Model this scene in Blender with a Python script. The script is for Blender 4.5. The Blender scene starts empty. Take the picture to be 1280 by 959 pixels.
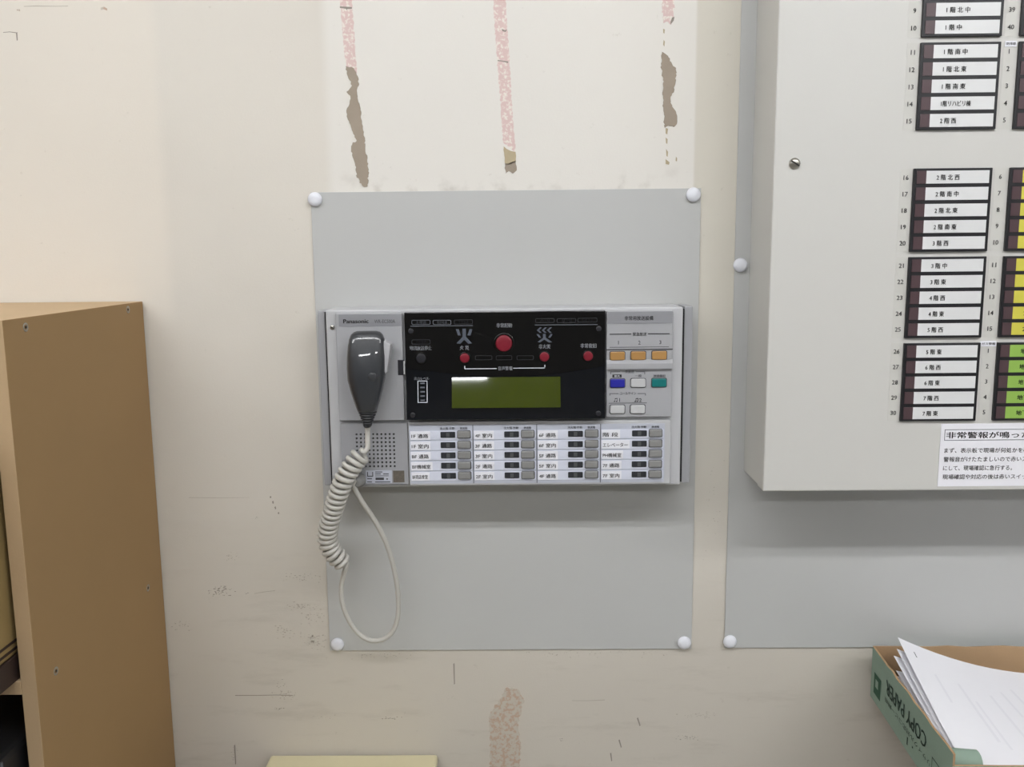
import bpy, bmesh, math, random
import numpy as np
from mathutils import Vector, Matrix
random.seed(7)
S = bpy.context.scene
COL = S.collection

# ------------------------------------------------------------------ camera
ZO = 0.96                                   # floor is 0.96 m below the lower edge of the grey wall panels
FPX, PITCH, YAW, ROLL = 1112.15, .1487, -.0113, -.0100
CX, CZ, CD = .2423, .4919 + ZO, 1.048
_f = np.array([math.sin(YAW)*math.cos(PITCH), math.cos(YAW)*math.cos(PITCH), -math.sin(PITCH)])
_r0 = np.array([math.cos(YAW), -math.sin(YAW), 0.]); _u0 = np.cross(_r0, _f)
_R = math.cos(ROLL)*_r0 + math.sin(ROLL)*_u0
_U = -math.sin(ROLL)*_r0 + math.cos(ROLL)*_u0
EYE = np.array([CX, -CD, CZ])
cd = bpy.data.cameras.new('camera'); cam = bpy.data.objects.new('camera', cd); COL.objects.link(cam)
cd.sensor_width = 36; cd.lens = 36*FPX/1280; cd.clip_start = .02; cd.clip_end = 50
cam.matrix_world = Matrix(((_R[0], _U[0], -_f[0], EYE[0]), (_R[1], _U[1], -_f[1], EYE[1]),
                           (_R[2], _U[2], -_f[2], EYE[2]), (0, 0, 0, 1)))
S.camera = cam

def _ray(x, y): return _f + _R*(x-640)/FPX - _U*(y-479.5)/FPX
def at(x, y, Y=0.):                          # point seen at a pixel, on the plane y = Y parallel to the wall
    d = _ray(x, y); return EYE + d*((Y+CD)/d[1])
def atz(x, y, Z):                            # ... on a level plane
    d = _ray(x, y); return EYE + d*((Z-CZ)/d[2])
def rect(x0, y0, x1, y1, Y):                 # upright world rectangle (X0, X1, Z0, Z1)
    xm, ym = (x0+x1)/2, (y0+y1)/2
    return at(x0, ym, Y)[0], at(x1, ym, Y)[0], at(xm, y1, Y)[2], at(xm, y0, Y)[2]

# ------------------------------------------------------------------ world, exposure
w = bpy.data.worlds.new('world'); S.world = w; w.use_nodes = True
w.node_tree.nodes['Background'].inputs[0].default_value = (.8, .85, .9, 1)
w.node_tree.nodes['Background'].inputs[1].default_value = .02
S.view_settings.view_transform = 'Standard'; S.view_settings.look = 'None'
S.view_settings.gamma = 1; S.view_settings.use_curve_mapping = False
S.view_settings.exposure = 0.0
TUBE_NEAR, TUBE_FAR = 46.0, 48.0             # emission of the fluorescent tubes
TUBE_COL = (.985, .99, 1.0)

# ------------------------------------------------------------------ materials
def lin(c):
    return tuple(((v/255)/12.92 if v/255 <= .04045 else ((v/255+.055)/1.055)**2.4) for v in c) + (1,)
MATS = {}
def mat(name, rgb, rough=.5, var=.04, scale=60., metal=0., spec=.5, coat=0., bump=0., bscale=400., emit=None, strength=0.):
    m = bpy.data.materials.new(name); m.use_nodes = True; MATS[name] = m
    nt = m.node_tree; b = nt.nodes['Principled BSDF']
    b.inputs['Roughness'].default_value = rough; b.inputs['Metallic'].default_value = metal
    b.inputs['Specular IOR Level'].default_value = spec; b.inputs['Coat Weight'].default_value = coat
    b.inputs['Coat Roughness'].default_value = .03
    g = nt.nodes.new('ShaderNodeNewGeometry')
    n = nt.nodes.new('ShaderNodeTexNoise'); n.inputs['Scale'].default_value = scale; n.inputs['Detail'].default_value = 4
    nt.links.new(g.outputs['Position'], n.inputs['Vector'])
    mx = nt.nodes.new('ShaderNodeMix'); mx.data_type = 'RGBA'
    c = lin(rgb)
    mx.inputs['A'].default_value = tuple(v*(1-var) for v in c[:3]) + (1,)
    mx.inputs['B'].default_value = tuple(min(1, v*(1+var)) for v in c[:3]) + (1,)
    nt.links.new(n.outputs['Fac'], mx.inputs['Factor']); nt.links.new(mx.outputs['Result'], b.inputs['Base Color'])
    if bump:
        n2 = nt.nodes.new('ShaderNodeTexNoise'); n2.inputs['Scale'].default_value = bscale; n2.inputs['Detail'].default_value = 3
        nt.links.new(g.outputs['Position'], n2.inputs['Vector'])
        bp = nt.nodes.new('ShaderNodeBump'); bp.inputs['Strength'].default_value = bump; bp.inputs['Distance'].default_value = .001
        nt.links.new(n2.outputs['Fac'], bp.inputs['Height']); nt.links.new(bp.outputs['Normal'], b.inputs['Normal'])
    if emit:
        b.inputs['Emission Color'].default_value = tuple(emit) + (1,); b.inputs['Emission Strength'].default_value = strength
    return m
def speckle(name, rgb_a, rgb_b, lo, hi, scale, rough=.7):     # two colours broken into flecks
    m = mat(name, rgb_a, rough); nt = m.node_tree; b = nt.nodes['Principled BSDF']
    mx = next(n for n in nt.nodes if n.type == 'MIX'); tn = next(n for n in nt.nodes if n.type == 'TEX_NOISE')
    tn.inputs['Scale'].default_value = scale; tn.inputs['Detail'].default_value = 6; tn.inputs['Roughness'].default_value = .7
    mx.inputs['A'].default_value = lin(rgb_a); mx.inputs['B'].default_value = lin(rgb_b)
    mr = nt.nodes.new('ShaderNodeMapRange'); mr.inputs['From Min'].default_value = lo; mr.inputs['From Max'].default_value = hi
    nt.links.new(tn.outputs['Fac'], mr.inputs['Value']); nt.links.new(mr.outputs['Result'], mx.inputs['Factor'])
    return m

mat('sheet_grey', (187, 188, 187), .45, .02, 5, bump=.05, bscale=900)
mat('cabinet_grey', (205, 204, 200), .42, .02, 6, bump=.06, bscale=700)
mat('housing_grey', (186, 187, 190), .42, .02, 20)
mat('side_grey', (158, 159, 163), .45, .02, 20)
mat('panel_grey', (165, 166, 170), .42, .02, 20)
mat('band_grey', (142, 143, 148), .45, .02, 20)
mat('speaker_grey', (152, 153, 157), .45, .02, 20)
mat('hole_black', (14, 14, 16), .8)
mat('gloss_black', (6, 6, 7), .12, .1, 40, spec=.4)
mat('navy_reflection', (9, 12, 18), .08, .1, 40, spec=.5)  # black window's lower part, its room reflection put in as a navy tint
mat('red_cap', (124, 23, 41), .35, .04)
mat('black_cap', (34, 34, 40), .4)
mat('ring_black', (3, 3, 3), .25)
mat('lcd_green', (58, 68, 8), .035, .05, 30, coat=.8)
mat('print_white', (225, 230, 240), .6, 0)
mat('print_dim', (98, 102, 110), .6, 0)
mat('print_faint', (44, 45, 50), .6, 0)
mat('print_black', (28, 28, 30), .6, 0)
mat('print_grey', (66, 66, 70), .6, 0)
mat('orange_key', (172, 131, 78), .35, .03)
mat('blue_key', (38, 40, 150), .3, .03)
mat('green_key', (18, 112, 112), .3, .03)
mat('white_key', (192, 193, 195), .35, .02)
mat('grey_key', (136, 136, 135), .35, .02)
mat('key_gap', (70, 70, 74), .5)
mat('zone_base', (186, 190, 202), .4, .02)
mat('zone_white', (212, 216, 230), .3, .01)
mat('label_paper', (230, 231, 238), .5, .01)
mat('lamp_dark', (52, 54, 58), .15, .05)
mat('lamp_mid', (82, 84, 86), .2, .05)
mat('mic_grey', (44, 47, 52), .38, .03, 80, coat=.7)
mat('talk_grey', (178, 178, 182), .4, .02)
mat('mic_dark', (40, 42, 46), .45, .03)
mat('cord_white', (192, 190, 184), .4, .03, 200)
mat('steel', (175, 172, 165), .3, .05, metal=1)
mat('slot_dark', (35, 34, 32), .6)
mat('cap_white', (226, 228, 236), .3, .01)
mat('frame_black', (30, 30, 34), .35, .03)
mat('lamp_brown', (82, 64, 68), .3, .05)
mat('strip_white', (220, 221, 222), .35, .015, 30)
mat('strip_yellow', (206, 199, 80), .35, .02, 30)
mat('strip_green', (146, 184, 86), .35, .02, 30)
mat('tape_cream', (203, 202, 197), .5, .03)
mat('paper_white', (236, 236, 242), .7, .01)
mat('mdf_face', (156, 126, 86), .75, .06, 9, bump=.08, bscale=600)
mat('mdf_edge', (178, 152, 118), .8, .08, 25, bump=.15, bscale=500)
mat('mdf_top_lit', (192, 166, 132), .8, .05, 20, bump=.1, bscale=500)  # paler copy for upward faces, overhead light put into the colour
mat('box_cream', (150, 128, 84), .6, .04)
mat('box_brown', (52, 38, 34), .6, .05)
mat('bag_black', (24, 24, 26), .55, .1)
mat('bag_edge', (70, 72, 76), .5)
mat('cream_steel', (214, 206, 172), .5, .03, 12)
mat('carton_green', (134, 155, 141), .7, .05, 30, bump=.1)
mat('carton_brown', (172, 142, 108), .8, .05, 30, bump=.15)
mat('carton_ink', (34, 78, 58), .7, .05)
mat('carton_ink_dark', (38, 62, 54), .7, .05)
mat('floor_vinyl', (158, 156, 152), .5, .05, 4)
mat('ceiling_board', (225, 225, 223), .8, .02, 30)
mat('room_paint', (192, 190, 186), .7, .03, 3)
mat('fixture_grey', (120, 120, 119), .7)  # darkened so the fittings bounce little light and shadows stay crisp
mat('tube_near', (250, 250, 245), .4, 0, emit=TUBE_COL, strength=TUBE_NEAR)
mat('tube_far', (250, 250, 245), .4, 0, emit=TUBE_COL, strength=TUBE_FAR)
mat('plaster', (158, 146, 132), .9, .08, 60, bump=.3, bscale=300)
mat('plaster_tan', (180, 166, 138), .9, .06, 60, bump=.2)
mat('scuff', (142, 135, 126), .8, .1, 300)
mat('scuff_soft', (170, 162, 150), .8, .06, 300)
speckle('tape_pink', (212, 187, 183), (226, 220, 211), .50, .58, 210)
speckle('stain_pink', (184, 160, 142), (190, 184, 172), .44, .53, 160)

# painted wall: cream paint, a cleaner rectangle where a board once hung, painted lamp falloff, grime and scratches
def wall_material():
    m = bpy.data.materials.new('wall_paint'); m.use_nodes = True; nt = m.node_tree; b = nt.nodes['Principled BSDF']
    b.inputs['Roughness'].default_value = .55; b.inputs['Specular IOR Level'].default_value = .35
    N, L = nt.nodes.new, nt.links.new
    g = N('ShaderNodeNewGeometry'); sp = N('ShaderNodeSeparateXYZ'); L(g.outputs['Position'], sp.inputs[0])
    def step(sock, a, c):
        r = N('ShaderNodeMapRange'); r.interpolation_type = 'SMOOTHSTEP'
        r.inputs['From Min'].default_value = a; r.inputs['From Max'].default_value = c; L(sock, r.inputs['Value']); return r.outputs['Result']
    def mul(*s):
        o = s[0]
        for k in s[1:]:
            q = N('ShaderNodeMath'); q.operation = 'MULTIPLY'; L(o, q.inputs[0])
            if isinstance(k, float): q.inputs[1].default_value = k
            else: L(k, q.inputs[1])
            o = q.outputs[0]
        return o
    def inv(s):
        q = N('ShaderNodeMath'); q.operation = 'SUBTRACT'; q.inputs[0].default_value = 1; L(s, q.inputs[1]); return q.outputs[0]
    def noise(scale, detail=4, vec=None, rough=.5):
        n = N('ShaderNodeTexNoise'); n.inputs['Scale'].default_value = scale; n.inputs['Detail'].default_value = detail
        n.inputs['Roughness'].default_value = rough
        L(vec if vec else g.outputs['Position'], n.inputs['Vector']); return n.outputs['Fac']
    def mix(fac, ca, cb):
        q = N('ShaderNodeMix'); q.data_type = 'RGBA'; L(fac, q.inputs['Factor'])
        for s, c in (('A', ca), ('B', cb)):
            if isinstance(c, tuple): q.inputs[s].default_value = lin(c)
            else: L(c, q.inputs[s])
        return q.outputs['Result']
    X, Z = sp.outputs['X'], sp.outputs['Z']
    base = mix(step(noise(2.2, 5), .35, .65), (208, 203, 194), (215, 210, 201))
    # the cleaner field above the panel
    xa, xb, zb = at(406, 120)[0], at(868, 120)[0], at(640, 300)[2]
    clean = mul(step(X, xa-.006, xa+.010), inv(step(X, xb-.001, xb+.003)), step(Z, zb, zb+.02))
    base = mix(mul(clean, .9), base, (223, 220, 214))
    # another faint clean field to the left
    xl = at(205, 200)[0]
    left = mul(inv(step(X, xl-.012, xl+.008)), step(Z, at(100, 420)[2], at(100, 380)[2]))
    base = mix(mul(left, .55), base, (223, 216, 205))
    # yellowed stretch between the two grey panels
    yel = mul(step(X, xb, xb+.004), step(Z, ZO+.02, ZO+.5))
    base = mix(mul(yel, .35), base, (206, 202, 186))
    # lamp falloff put into the colour low down, plus grime streaks and specks
    low = inv(step(Z, ZO-.08, ZO+.26))
    base = mix(mul(low, .55), base, (188, 181, 170))
    st = N('ShaderNodeMapping'); st.inputs['Scale'].default_value = (5, 5, 26); L(g.outputs['Position'], st.inputs['Vector'])
    base = mix(mul(step(noise(1.6, 6, st.outputs[0], .65), .52, .72), low, .22), base, (150, 142, 130))
    base = mix(mul(step(noise(70, 5, None, .7), .64, .72), .25), base, (160, 152, 140))
    # soft blackish grime that gathers along the top edge of the grey panel
    ed = mul(step(X, at(402, 230)[0], at(410, 230)[0]), inv(step(X, xb, xb+.01)), step(Z, at(640, 262)[2], at(640, 238)[2]), inv(step(Z, at(640, 240)[2], at(640, 205)[2])), step(noise(34, 4), .5, .72))
    base = mix(mul(ed, .5), base, (166, 160, 148))
    L(base, b.inputs['Base Color'])
    bp = N('ShaderNodeBump'); bp.inputs['Strength'].default_value = .12; bp.inputs['Distance'].default_value = .001
    L(noise(420, 3), bp.inputs['Height']); L(bp.outputs['Normal'], b.inputs['Normal'])
    MATS['wall_paint'] = m
wall_material()

# ------------------------------------------------------------------ mesh helpers
ORG = {}
def obj(name, bm, m, parent=None, smooth=False, label=None):
    bm.normal_update()
    bmesh.ops.recalc_face_normals(bm, faces=bm.faces)
    vs = [v.co for v in bm.verts]
    lo = Vector((min(v.x for v in vs), min(v.y for v in vs), min(v.z for v in vs)))
    hi = Vector((max(v.x for v in vs), max(v.y for v in vs), max(v.z for v in vs)))
    c = (lo+hi)/2
    if parent is None: c.z = lo.z
    bmesh.ops.translate(bm, verts=bm.verts, vec=-c)
    me = bpy.data.meshes.new(name); bm.to_mesh(me); bm.free()
    if smooth:
        for p in me.polygons: p.use_smooth = True
    return place(bpy.data.objects.new(name, me), c, m, parent, label)
def place(o, c, m=None, parent=None, label=None):
    if m and not o.data.materials: o.data.materials.append(MATS[m])
    COL.objects.link(o); o.location = c; ORG[o.name] = Vector(c)
    if parent is not None:
        o.parent = parent; o.matrix_parent_inverse = Matrix.Translation(-ORG[parent.name])
    if label: o['label'] = label
    return o
def again(src, c, parent, name=None):        # another piece sharing the mesh
    o = src.copy(); o.name = name or src.name.split('.')[0]
    COL.objects.link(o); o.location = c; ORG[o.name] = Vector(c)
    o.parent = parent; o.matrix_parent_inverse = Matrix.Translation(-ORG[parent.name])
    return o
def thing(name, loc, label, cat, group=None):
    o = bpy.data.objects.new(name, None); COL.objects.link(o); o.location = loc; ORG[o.name] = Vector(loc)
    o.empty_display_size = .05
    return tag(o, label, cat, group)
def tag(o, label, cat, group=None, kind=None):
    o['label'] = label; o['category'] = cat
    if group: o['group'] = group
    if kind: o['kind'] = kind
    return o
def struct(o): o['kind'] = 'structure'; return o

def box(bm, x0, x1, y0, y1, z0, z1, bev=0., seg=2):
    x0, x1 = min(x0, x1), max(x0, x1); y0, y1 = min(y0, y1), max(y0, y1); z0, z1 = min(z0, z1), max(z0, z1)
    v = [bm.verts.new(p) for p in ((x0,y0,z0),(x1,y0,z0),(x1,y1,z0),(x0,y1,z0),(x0,y0,z1),(x1,y0,z1),(x1,y1,z1),(x0,y1,z1))]
    fs = [bm.faces.new([v[i] for i in q]) for q in ((0,3,2,1),(4,5,6,7),(0,1,5,4),(1,2,6,5),(2,3,7,6),(3,0,4,7))]
    if bev:
        es = {e for f in fs for e in f.edges}
        bmesh.ops.bevel(bm, geom=list(es), offset=bev, segments=seg, affect='EDGES', profile=.5)
    return bm
def bbox(name, x0, x1, y0, y1, z0, z1, m, parent=None, bev=0., label=None):
    return obj(name, box(bmesh.new(), x0, x1, y0, y1, z0, z1, bev), m, parent, label=label)
def rrect(x0, x1, z0, z1, r, n=4):
    out = []
    for cx, cz, a in ((x1-r, z1-r, 0), (x0+r, z1-r, 90), (x0+r, z0+r, 180), (x1-r, z0+r, 270)):
        for k in range(n+1):
            t = math.radians(a+90*k/n); out.append((cx+r*math.cos(t), cz+r*math.sin(t)))
    return out
def prism(bm, pts, yb, yf, bev=0.):          # outline in x-z, from yb (wall side) to yf (room side)
    n = len(pts); cx = sum(p[0] for p in pts)/n; cz = sum(p[1] for p in pts)/n
    hw = max(abs(p[0]-cx) for p in pts); hh = max(abs(p[1]-cz) for p in pts)
    rings = [[(x, yb, z) for x, z in pts]]
    if bev:
        rings.append([(x, yf+bev, z) for x, z in pts])
        rings.append([(cx+(x-cx)*(1-.35*bev/hw), yf+.3*bev, cz+(z-cz)*(1-.35*bev/hh)) for x, z in pts])
        rings.append([(cx+(x-cx)*(1-bev/hw), yf, cz+(z-cz)*(1-bev/hh)) for x, z in pts])
    else: rings.append([(x, yf, z) for x, z in pts])
    R = [[bm.verts.new(p) for p in r] for r in rings]
    for a, b in zip(R, R[1:]):
        for i in range(n): bm.faces.new((a[i], a[(i+1) % n], b[(i+1) % n], b[i]))
    bm.faces.new(R[-1]); bm.faces.new(R[0][::-1])
    return bm
def disc(cx, cz, r, n=20): return [(cx+r*math.cos(2*math.pi*k/n), cz+r*math.sin(2*math.pi*k/n)) for k in range(n)]
def revolve(bm, cx, cz, prof, n=24):         # profile of (radius, y) pairs turned about an axis square to the wall
    R = [[bm.verts.new((cx+r*math.cos(2*math.pi*k/n), y, cz+r*math.sin(2*math.pi*k/n))) for k in range(n)] for r, y in prof]
    for a, b in zip(R, R[1:]):
        for i in range(n): bm.faces.new((a[i], a[(i+1) % n], b[(i+1) % n], b[i]))
    bm.faces.new(R[0][::-1]); bm.faces.new(R[-1]); return bm
def catmull(P, n):
    P = [Vector(p) for p in P]; Q = [2*P[0]-P[1]] + P + [2*P[-1]-P[-2]]; out = []
    for i in range(1, len(Q)-2):
        a, b, c, d = Q[i-1:i+3]
        for k in range(n):
            t = k/n
            out.append(.5*((2*b)+(c-a)*t+(2*a-5*b+4*c-d)*t*t+(3*b-a-3*c+d)*t**3))
    return out + [P[-1]]
def resample(P, step):
    L = [0]
    for a, b in zip(P, P[1:]): L.append(L[-1]+(b-a).length)
    n = max(2, int(L[-1]/step)); out = []; j = 0
    for k in range(n+1):
        s = L[-1]*k/n
        while j < len(L)-2 and L[j+1] < s: j += 1
        out.append(P[j].lerp(P[j+1], (s-L[j])/max(1e-9, L[j+1]-L[j])))
    return out, L[-1]
def frames(P):
    T = [(P[min(i+1, len(P)-1)]-P[max(i-1, 0)]).normalized() for i in range(len(P))]
    n = T[0].orthogonal().normalized(); out = []
    for t in T:
        n = (n-t*n.dot(t)).normalized(); out.append((t, n, t.cross(n)))
    return out
def tube(bm, P, r, seg=8):
    R = []
    for p, (t, n, b) in zip(P, frames(P)):
        R.append([bm.verts.new(p+n*(r*math.cos(2*math.pi*k/seg))+b*(r*math.sin(2*math.pi*k/seg))) for k in range(seg)])
    for a, c in zip(R, R[1:]):
        for i in range(seg): bm.faces.new((a[i], a[(i+1) % seg], c[(i+1) % seg], c[i]))
    bm.faces.new(R[0][::-1]); bm.faces.new(R[-1]); return bm

# lettering: queued as text curves, turned into flat meshes in one go and fitted into their boxes
TXT = []
def text(s, box_, Y, m, parent, bold=0., name='lettering', M=None, keep=False):
    cu = bpy.data.curves.new('t', 'FONT'); cu.body = s; cu.size = 1; cu.resolution_u = 2
    o = bpy.data.objects.new('t', cu); COL.objects.link(o)
    TXT.append((o, box_, Y, m, parent, name, M, keep, bold))
def flush_text():
    bpy.context.view_layer.update(); dg = bpy.context.evaluated_depsgraph_get(); made = []
    for o, bx, Y, m, parent, name, M, keep, bold in TXT:
        made.append(bpy.data.meshes.new_from_object(o.evaluated_get(dg)))
    for (o, bx, Y, m, parent, name, M, keep, bold), me in zip(TXT, made):
        cu = o.data; bpy.data.objects.remove(o); bpy.data.curves.remove(cu)
        if bold > .005:
            b2 = bmesh.new(); b2.from_mesh(me)
            dup = bmesh.ops.duplicate(b2, geom=b2.verts[:]+b2.edges[:]+b2.faces[:])['geom']
            bmesh.ops.translate(b2, verts=[v for v in dup if isinstance(v, bmesh.types.BMVert)], vec=(bold*2.4, bold*.6, 0))
            b2.to_mesh(me); b2.free()
        n = len(me.vertices); a = np.zeros(n*3); me.vertices.foreach_get('co', a); a = a.reshape(-1, 3)
        lo, hi = a.min(0), a.max(0); x0, x1, z0, z1 = bx
        sx = (x1-x0)/(hi[0]-lo[0]); sz = (z1-z0)/max(1e-6, hi[1]-lo[1])
        if keep: sx = sz
        b = np.zeros_like(a)
        u = (a[:, 0]-lo[0])*sx + (x0 if not keep else (x0+x1)/2-(hi[0]-lo[0])*sx/2); v = (a[:, 1]-lo[1])*sz + z0
        if M is None: b[:, 0], b[:, 1], b[:, 2] = u, Y, v
        else:
            for i in range(n): b[i] = M @ Vector((u[i], v[i], 0))
        c = (b.min(0)+b.max(0))/2; b -= c
        me.vertices.foreach_set('co', b.ravel()); me.update(); me.name = name; me.materials.clear()
        place(bpy.data.objects.new(name, me), Vector(c), m, parent)
    TXT.clear()
def line(parent, x0, x1, z0, z1, Y, m, name='printed_line'):
    return bbox(name, x0, x1, Y, Y+.0002, z0, z1, m, parent)

# ------------------------------------------------------------------ the room
CEIL = 2.55
XL, XR, YB = -2.6, 3.2, -6.2
wall = struct(bbox('wall_front', XL, XR, 0, .12, 0, CEIL, 'wall_paint'))
struct(bbox('wall_left', XL-.12, XL, YB, .12, 0, CEIL, 'room_paint'))
struct(bbox('wall_right', XR, XR+.12, YB, .12, 0, CEIL, 'room_paint'))
struct(bbox('wall_rear', XL-.12, XR+.12, YB-.12, YB, 0, CEIL, 'room_paint'))
struct(bbox('floor', XL-.12, XR+.12, YB-.12, .12, -.1, 0, 'floor_vinyl'))
struct(bbox('ceiling', XL-.12, XR+.12, YB-.12, .12, CEIL, CEIL+.1, 'ceiling_board'))

def wall_patch(name, px, m, label, th=.0004, jag=0.):
    pts = []
    n = len(px)
    for i in range(n):
        a, b = px[i], px[(i+1) % n]; k = max(1, int(math.dist(a, b)/2.2)) if jag else 1
        for j in range(k):
            t = j/k
            pts.append((a[0]+(b[0]-a[0])*t+(random.uniform(-jag, jag) if j else 0), a[1]+(b[1]-a[1])*t+(random.uniform(-jag, jag) if j else 0)))
    P = [at(x, y) for x, y in pts]
    return obj(name, prism(bmesh.new(), [(p[0], p[2]) for p in P], .0002, -th), m, wall, label=label)
wall_patch('tape_residue', [(423, -20), (438, -20), (440, 0), (443, 45), (446.5, 92), (433, 85), (430, 60), (427, 25), (425, 0)], 'tape_pink', 'pink strip of old tape residue', .0003, .7)
wall_patch('tape_residue', [(615, -20), (631, -20), (632, 0), (636, 60), (640, 130), (644.5, 190), (636, 184), (629, 178), (625, 120), (620, 60), (616.5, 0)], 'tape_pink', 'pink strip of old tape residue', .0003, .7)
wall_patch('tape_residue', [(827, -20), (843, -20), (843.5, 0), (842, 20), (839, 31), (833, 27), (829, 29), (827.5, 10)], 'tape_pink', 'short pink strip of old tape residue', .0003, .9)
wall_patch('bare_patch', [(432, 83), (442, 85), (447, 95), (448.5, 107), (446, 113), (447.5, 125), (450, 133), (452, 150), (455, 165), (456.5, 185), (459, 200), (461, 212), (459.5, 233), (455, 234), (446, 222), (444, 207), (441, 197), (439, 187), (441, 178), (446, 176), (440, 163), (435, 150), (433, 138), (437, 128), (438, 120), (433, 115), (440, 107), (435, 96)], 'plaster', 'grey brown patch where the paint tore off', .0006, 1.0)
wall_patch('bare_patch', [(827.5, 65), (835, 70), (840, 80), (845, 85), (845, 100), (843, 112), (838, 124), (840, 133), (845, 140), (846, 155), (842, 159), (835, 157), (831, 160), (830, 150), (829, 130), (828.5, 100), (826, 80)], 'plaster', 'grey brown patch where the paint tore off', .0006, 1.2)
wall_patch('bare_patch', [(629.5, 183), (637, 188), (644.5, 190), (645, 202), (636, 206), (631, 204)], 'plaster_tan', 'tan patch where the paint tore off', .0005, .5)
wall_patch('bare_patch', [(631, 203), (636, 205), (645, 201), (646, 213), (641, 217), (636, 214), (632, 217)], 'plaster', 'grey brown patch where the paint tore off', .0005, .8)
for px in ([(832, 160), (835, 161), (834, 168), (832, 167)], [(832, 172), (834.5, 174), (834, 180), (832.5, 179)], [(832.5, 186), (835, 190), (834.5, 196), (833, 195)], [(832, 199), (837, 203), (836, 206), (832, 205)], [(845, 196), (846.5, 198), (846, 202), (844.5, 201)], [(829, 36), (831, 37), (830.5, 42), (829, 41)], [(829.5, 50), (831, 52), (830.5, 58), (829, 56)]):
    wall_patch('paint_fleck', px, 'plaster_tan', None, .0004)
for px in ([(425, 8), (440, 9), (440, 11), (434, 11.5), (434, 13), (432, 11), (425, 10)], [(622, 75), (635.5, 77), (635, 79), (628, 77), (622, 76.5)], [(627, 36), (631, 38), (634, 37), (632, 40), (628, 39)], [(840, 22), (843, 21), (842, 26), (838, 31), (838, 28)]):
    wall_patch('paint_fleck', px, 'scuff', None, .0005)
wall_patch('stain', [(613, 985), (612, 925), (611, 897), (617, 886), (626, 872), (630, 862), (640, 859), (650, 864), (655, 874), (652, 888), (648, 905), (651, 930), (649, 985)], 'stain_pink', 'brownish pink stain below the grey panel', .0003, 1.4)
def scuff(px, wd, m='scuff'):
    n = len(px); top = [(x, y-wd/2*(.3+random.random()*.7)) for x, y in px]; bot = [(x, y+wd/2*(.3+random.random()*.7)) for x, y in px][::-1]
    wall_patch('scuff_mark', top+bot, m, None, .0002)
for px, wd, m in (([(294, 869.5), (320, 869.5), (345, 869), (366, 869.5)], 1.0, 'scuff'), ([(318, 742), (330, 740), (344, 738.5)], .8, 'scuff_soft'), ([(715, 876), (735, 876), (756, 875)], .8, 'scuff_soft'),
                  ([(30, 8), (45, 7.5), (70, 8), (85, 7.5)], 1, 'scuff_soft'), ([(4, 40.5), (12, 40), (20, 41)], 1.2, 'scuff'), ([(126, 11), (130, 10), (134, 12)], 4, 'stain_pink'), ([(21, 12.5), (25, 13)], 3, 'stain_pink'), ([(236, 622), (275, 622.5), (312, 622)], .6, 'scuff_soft')): scuff(px, wd, m)
def flecks(x0, y0, x1, y1, n, size, m):       # a scuff broken into crumbs
    bm = bmesh.new()
    for _ in range(n):
        x = x0+(x1-x0)*min(1, max(0, random.gauss(.5, .25))); y = y0+(y1-y0)*min(1, max(0, random.gauss(.5, .25))); l = random.uniform(.3, 1)*size
        P = [at(x+dx*l, y+dy*l) for dx, dy in ((-1, 0), (0, -.4), (1, -.1), (.2, .4))]
        f = [bm.verts.new((p[0], -.0002, p[2])) for p in P]; bm.faces.new(f)
    obj('scuff_mark', bm, m, wall)
for x0, y0, x1, y1, n, z_, m in ((261, 733, 294, 745, 60, 1.6, 'scuff'), (305, 740.5, 313, 744, 6, 1.2, 'scuff'), (340, 864, 372, 875, 40, 1.5, 'scuff_soft'), (341, 884, 356, 888, 12, 1.5, 'scuff'), (215, 775, 240, 788, 24, 1.4, 'scuff_soft'),
        (348, 752, 398, 764, 50, 1.5, 'scuff_soft'), (358, 715, 402, 728, 40, 1.4, 'scuff_soft'), (376, 762, 406, 780, 34, 1.5, 'scuff_soft'), (376, 788, 408, 812, 60, 1.6, 'scuff_soft'), (338, 780, 372, 800, 40, 1.5, 'scuff_soft'),
        (478, 896, 502, 900, 16, 1.5, 'scuff'), (392, 894, 420, 900, 16, 1.3, 'scuff_soft'), (844, 919, 874, 926, 26, 1.4, 'scuff'), (846, 890, 904, 898, 40, 1.3, 'scuff_soft'), (698, 922, 704, 928, 5, 1.2, 'scuff'), (343, 848, 368, 866, 16, 1.2, 'scuff'),
        (278, 690, 300, 702, 20, 1.2, 'scuff_soft'), (288, 930, 298, 957, 34, 1.2, 'scuff_soft'), (440, 814, 520, 824, 30, 1.3, 'scuff_soft'), (640, 812, 860, 822, 50, 1.3, 'scuff_soft'), (874, 560, 905, 700, 30, 1.0, 'scuff_soft'), (318, 645, 322, 650, 4, 1, 'scuff')):
    flecks(x0, y0, x1, y1, n, z_, m)
for a, b in (((564, 912), (565.5, 923)), ((575, 926), (577, 934)), ((762.5, 942), (764, 951)), ((796, 898), (799.5, 907)), ((773, 925.5), (776, 934)), ((566.5, 830), (567.5, 855)), ((20, 41), (21, 50)), ((292.5, 932), (294, 955)), ((337, 621), (338, 622)), ((340, 627), (341, 629)), ((343, 634), (344, 636)), ((347, 641), (348, 642))):
    if a[0] in (564, 575): continue
    x, y = a; X, Y_ = b
    wall_patch('scuff_mark', [(x, y), (x+1.6, y-1), (X+1.2, Y_), (X, Y_+1)], 'scuff', None, .0002)

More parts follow.
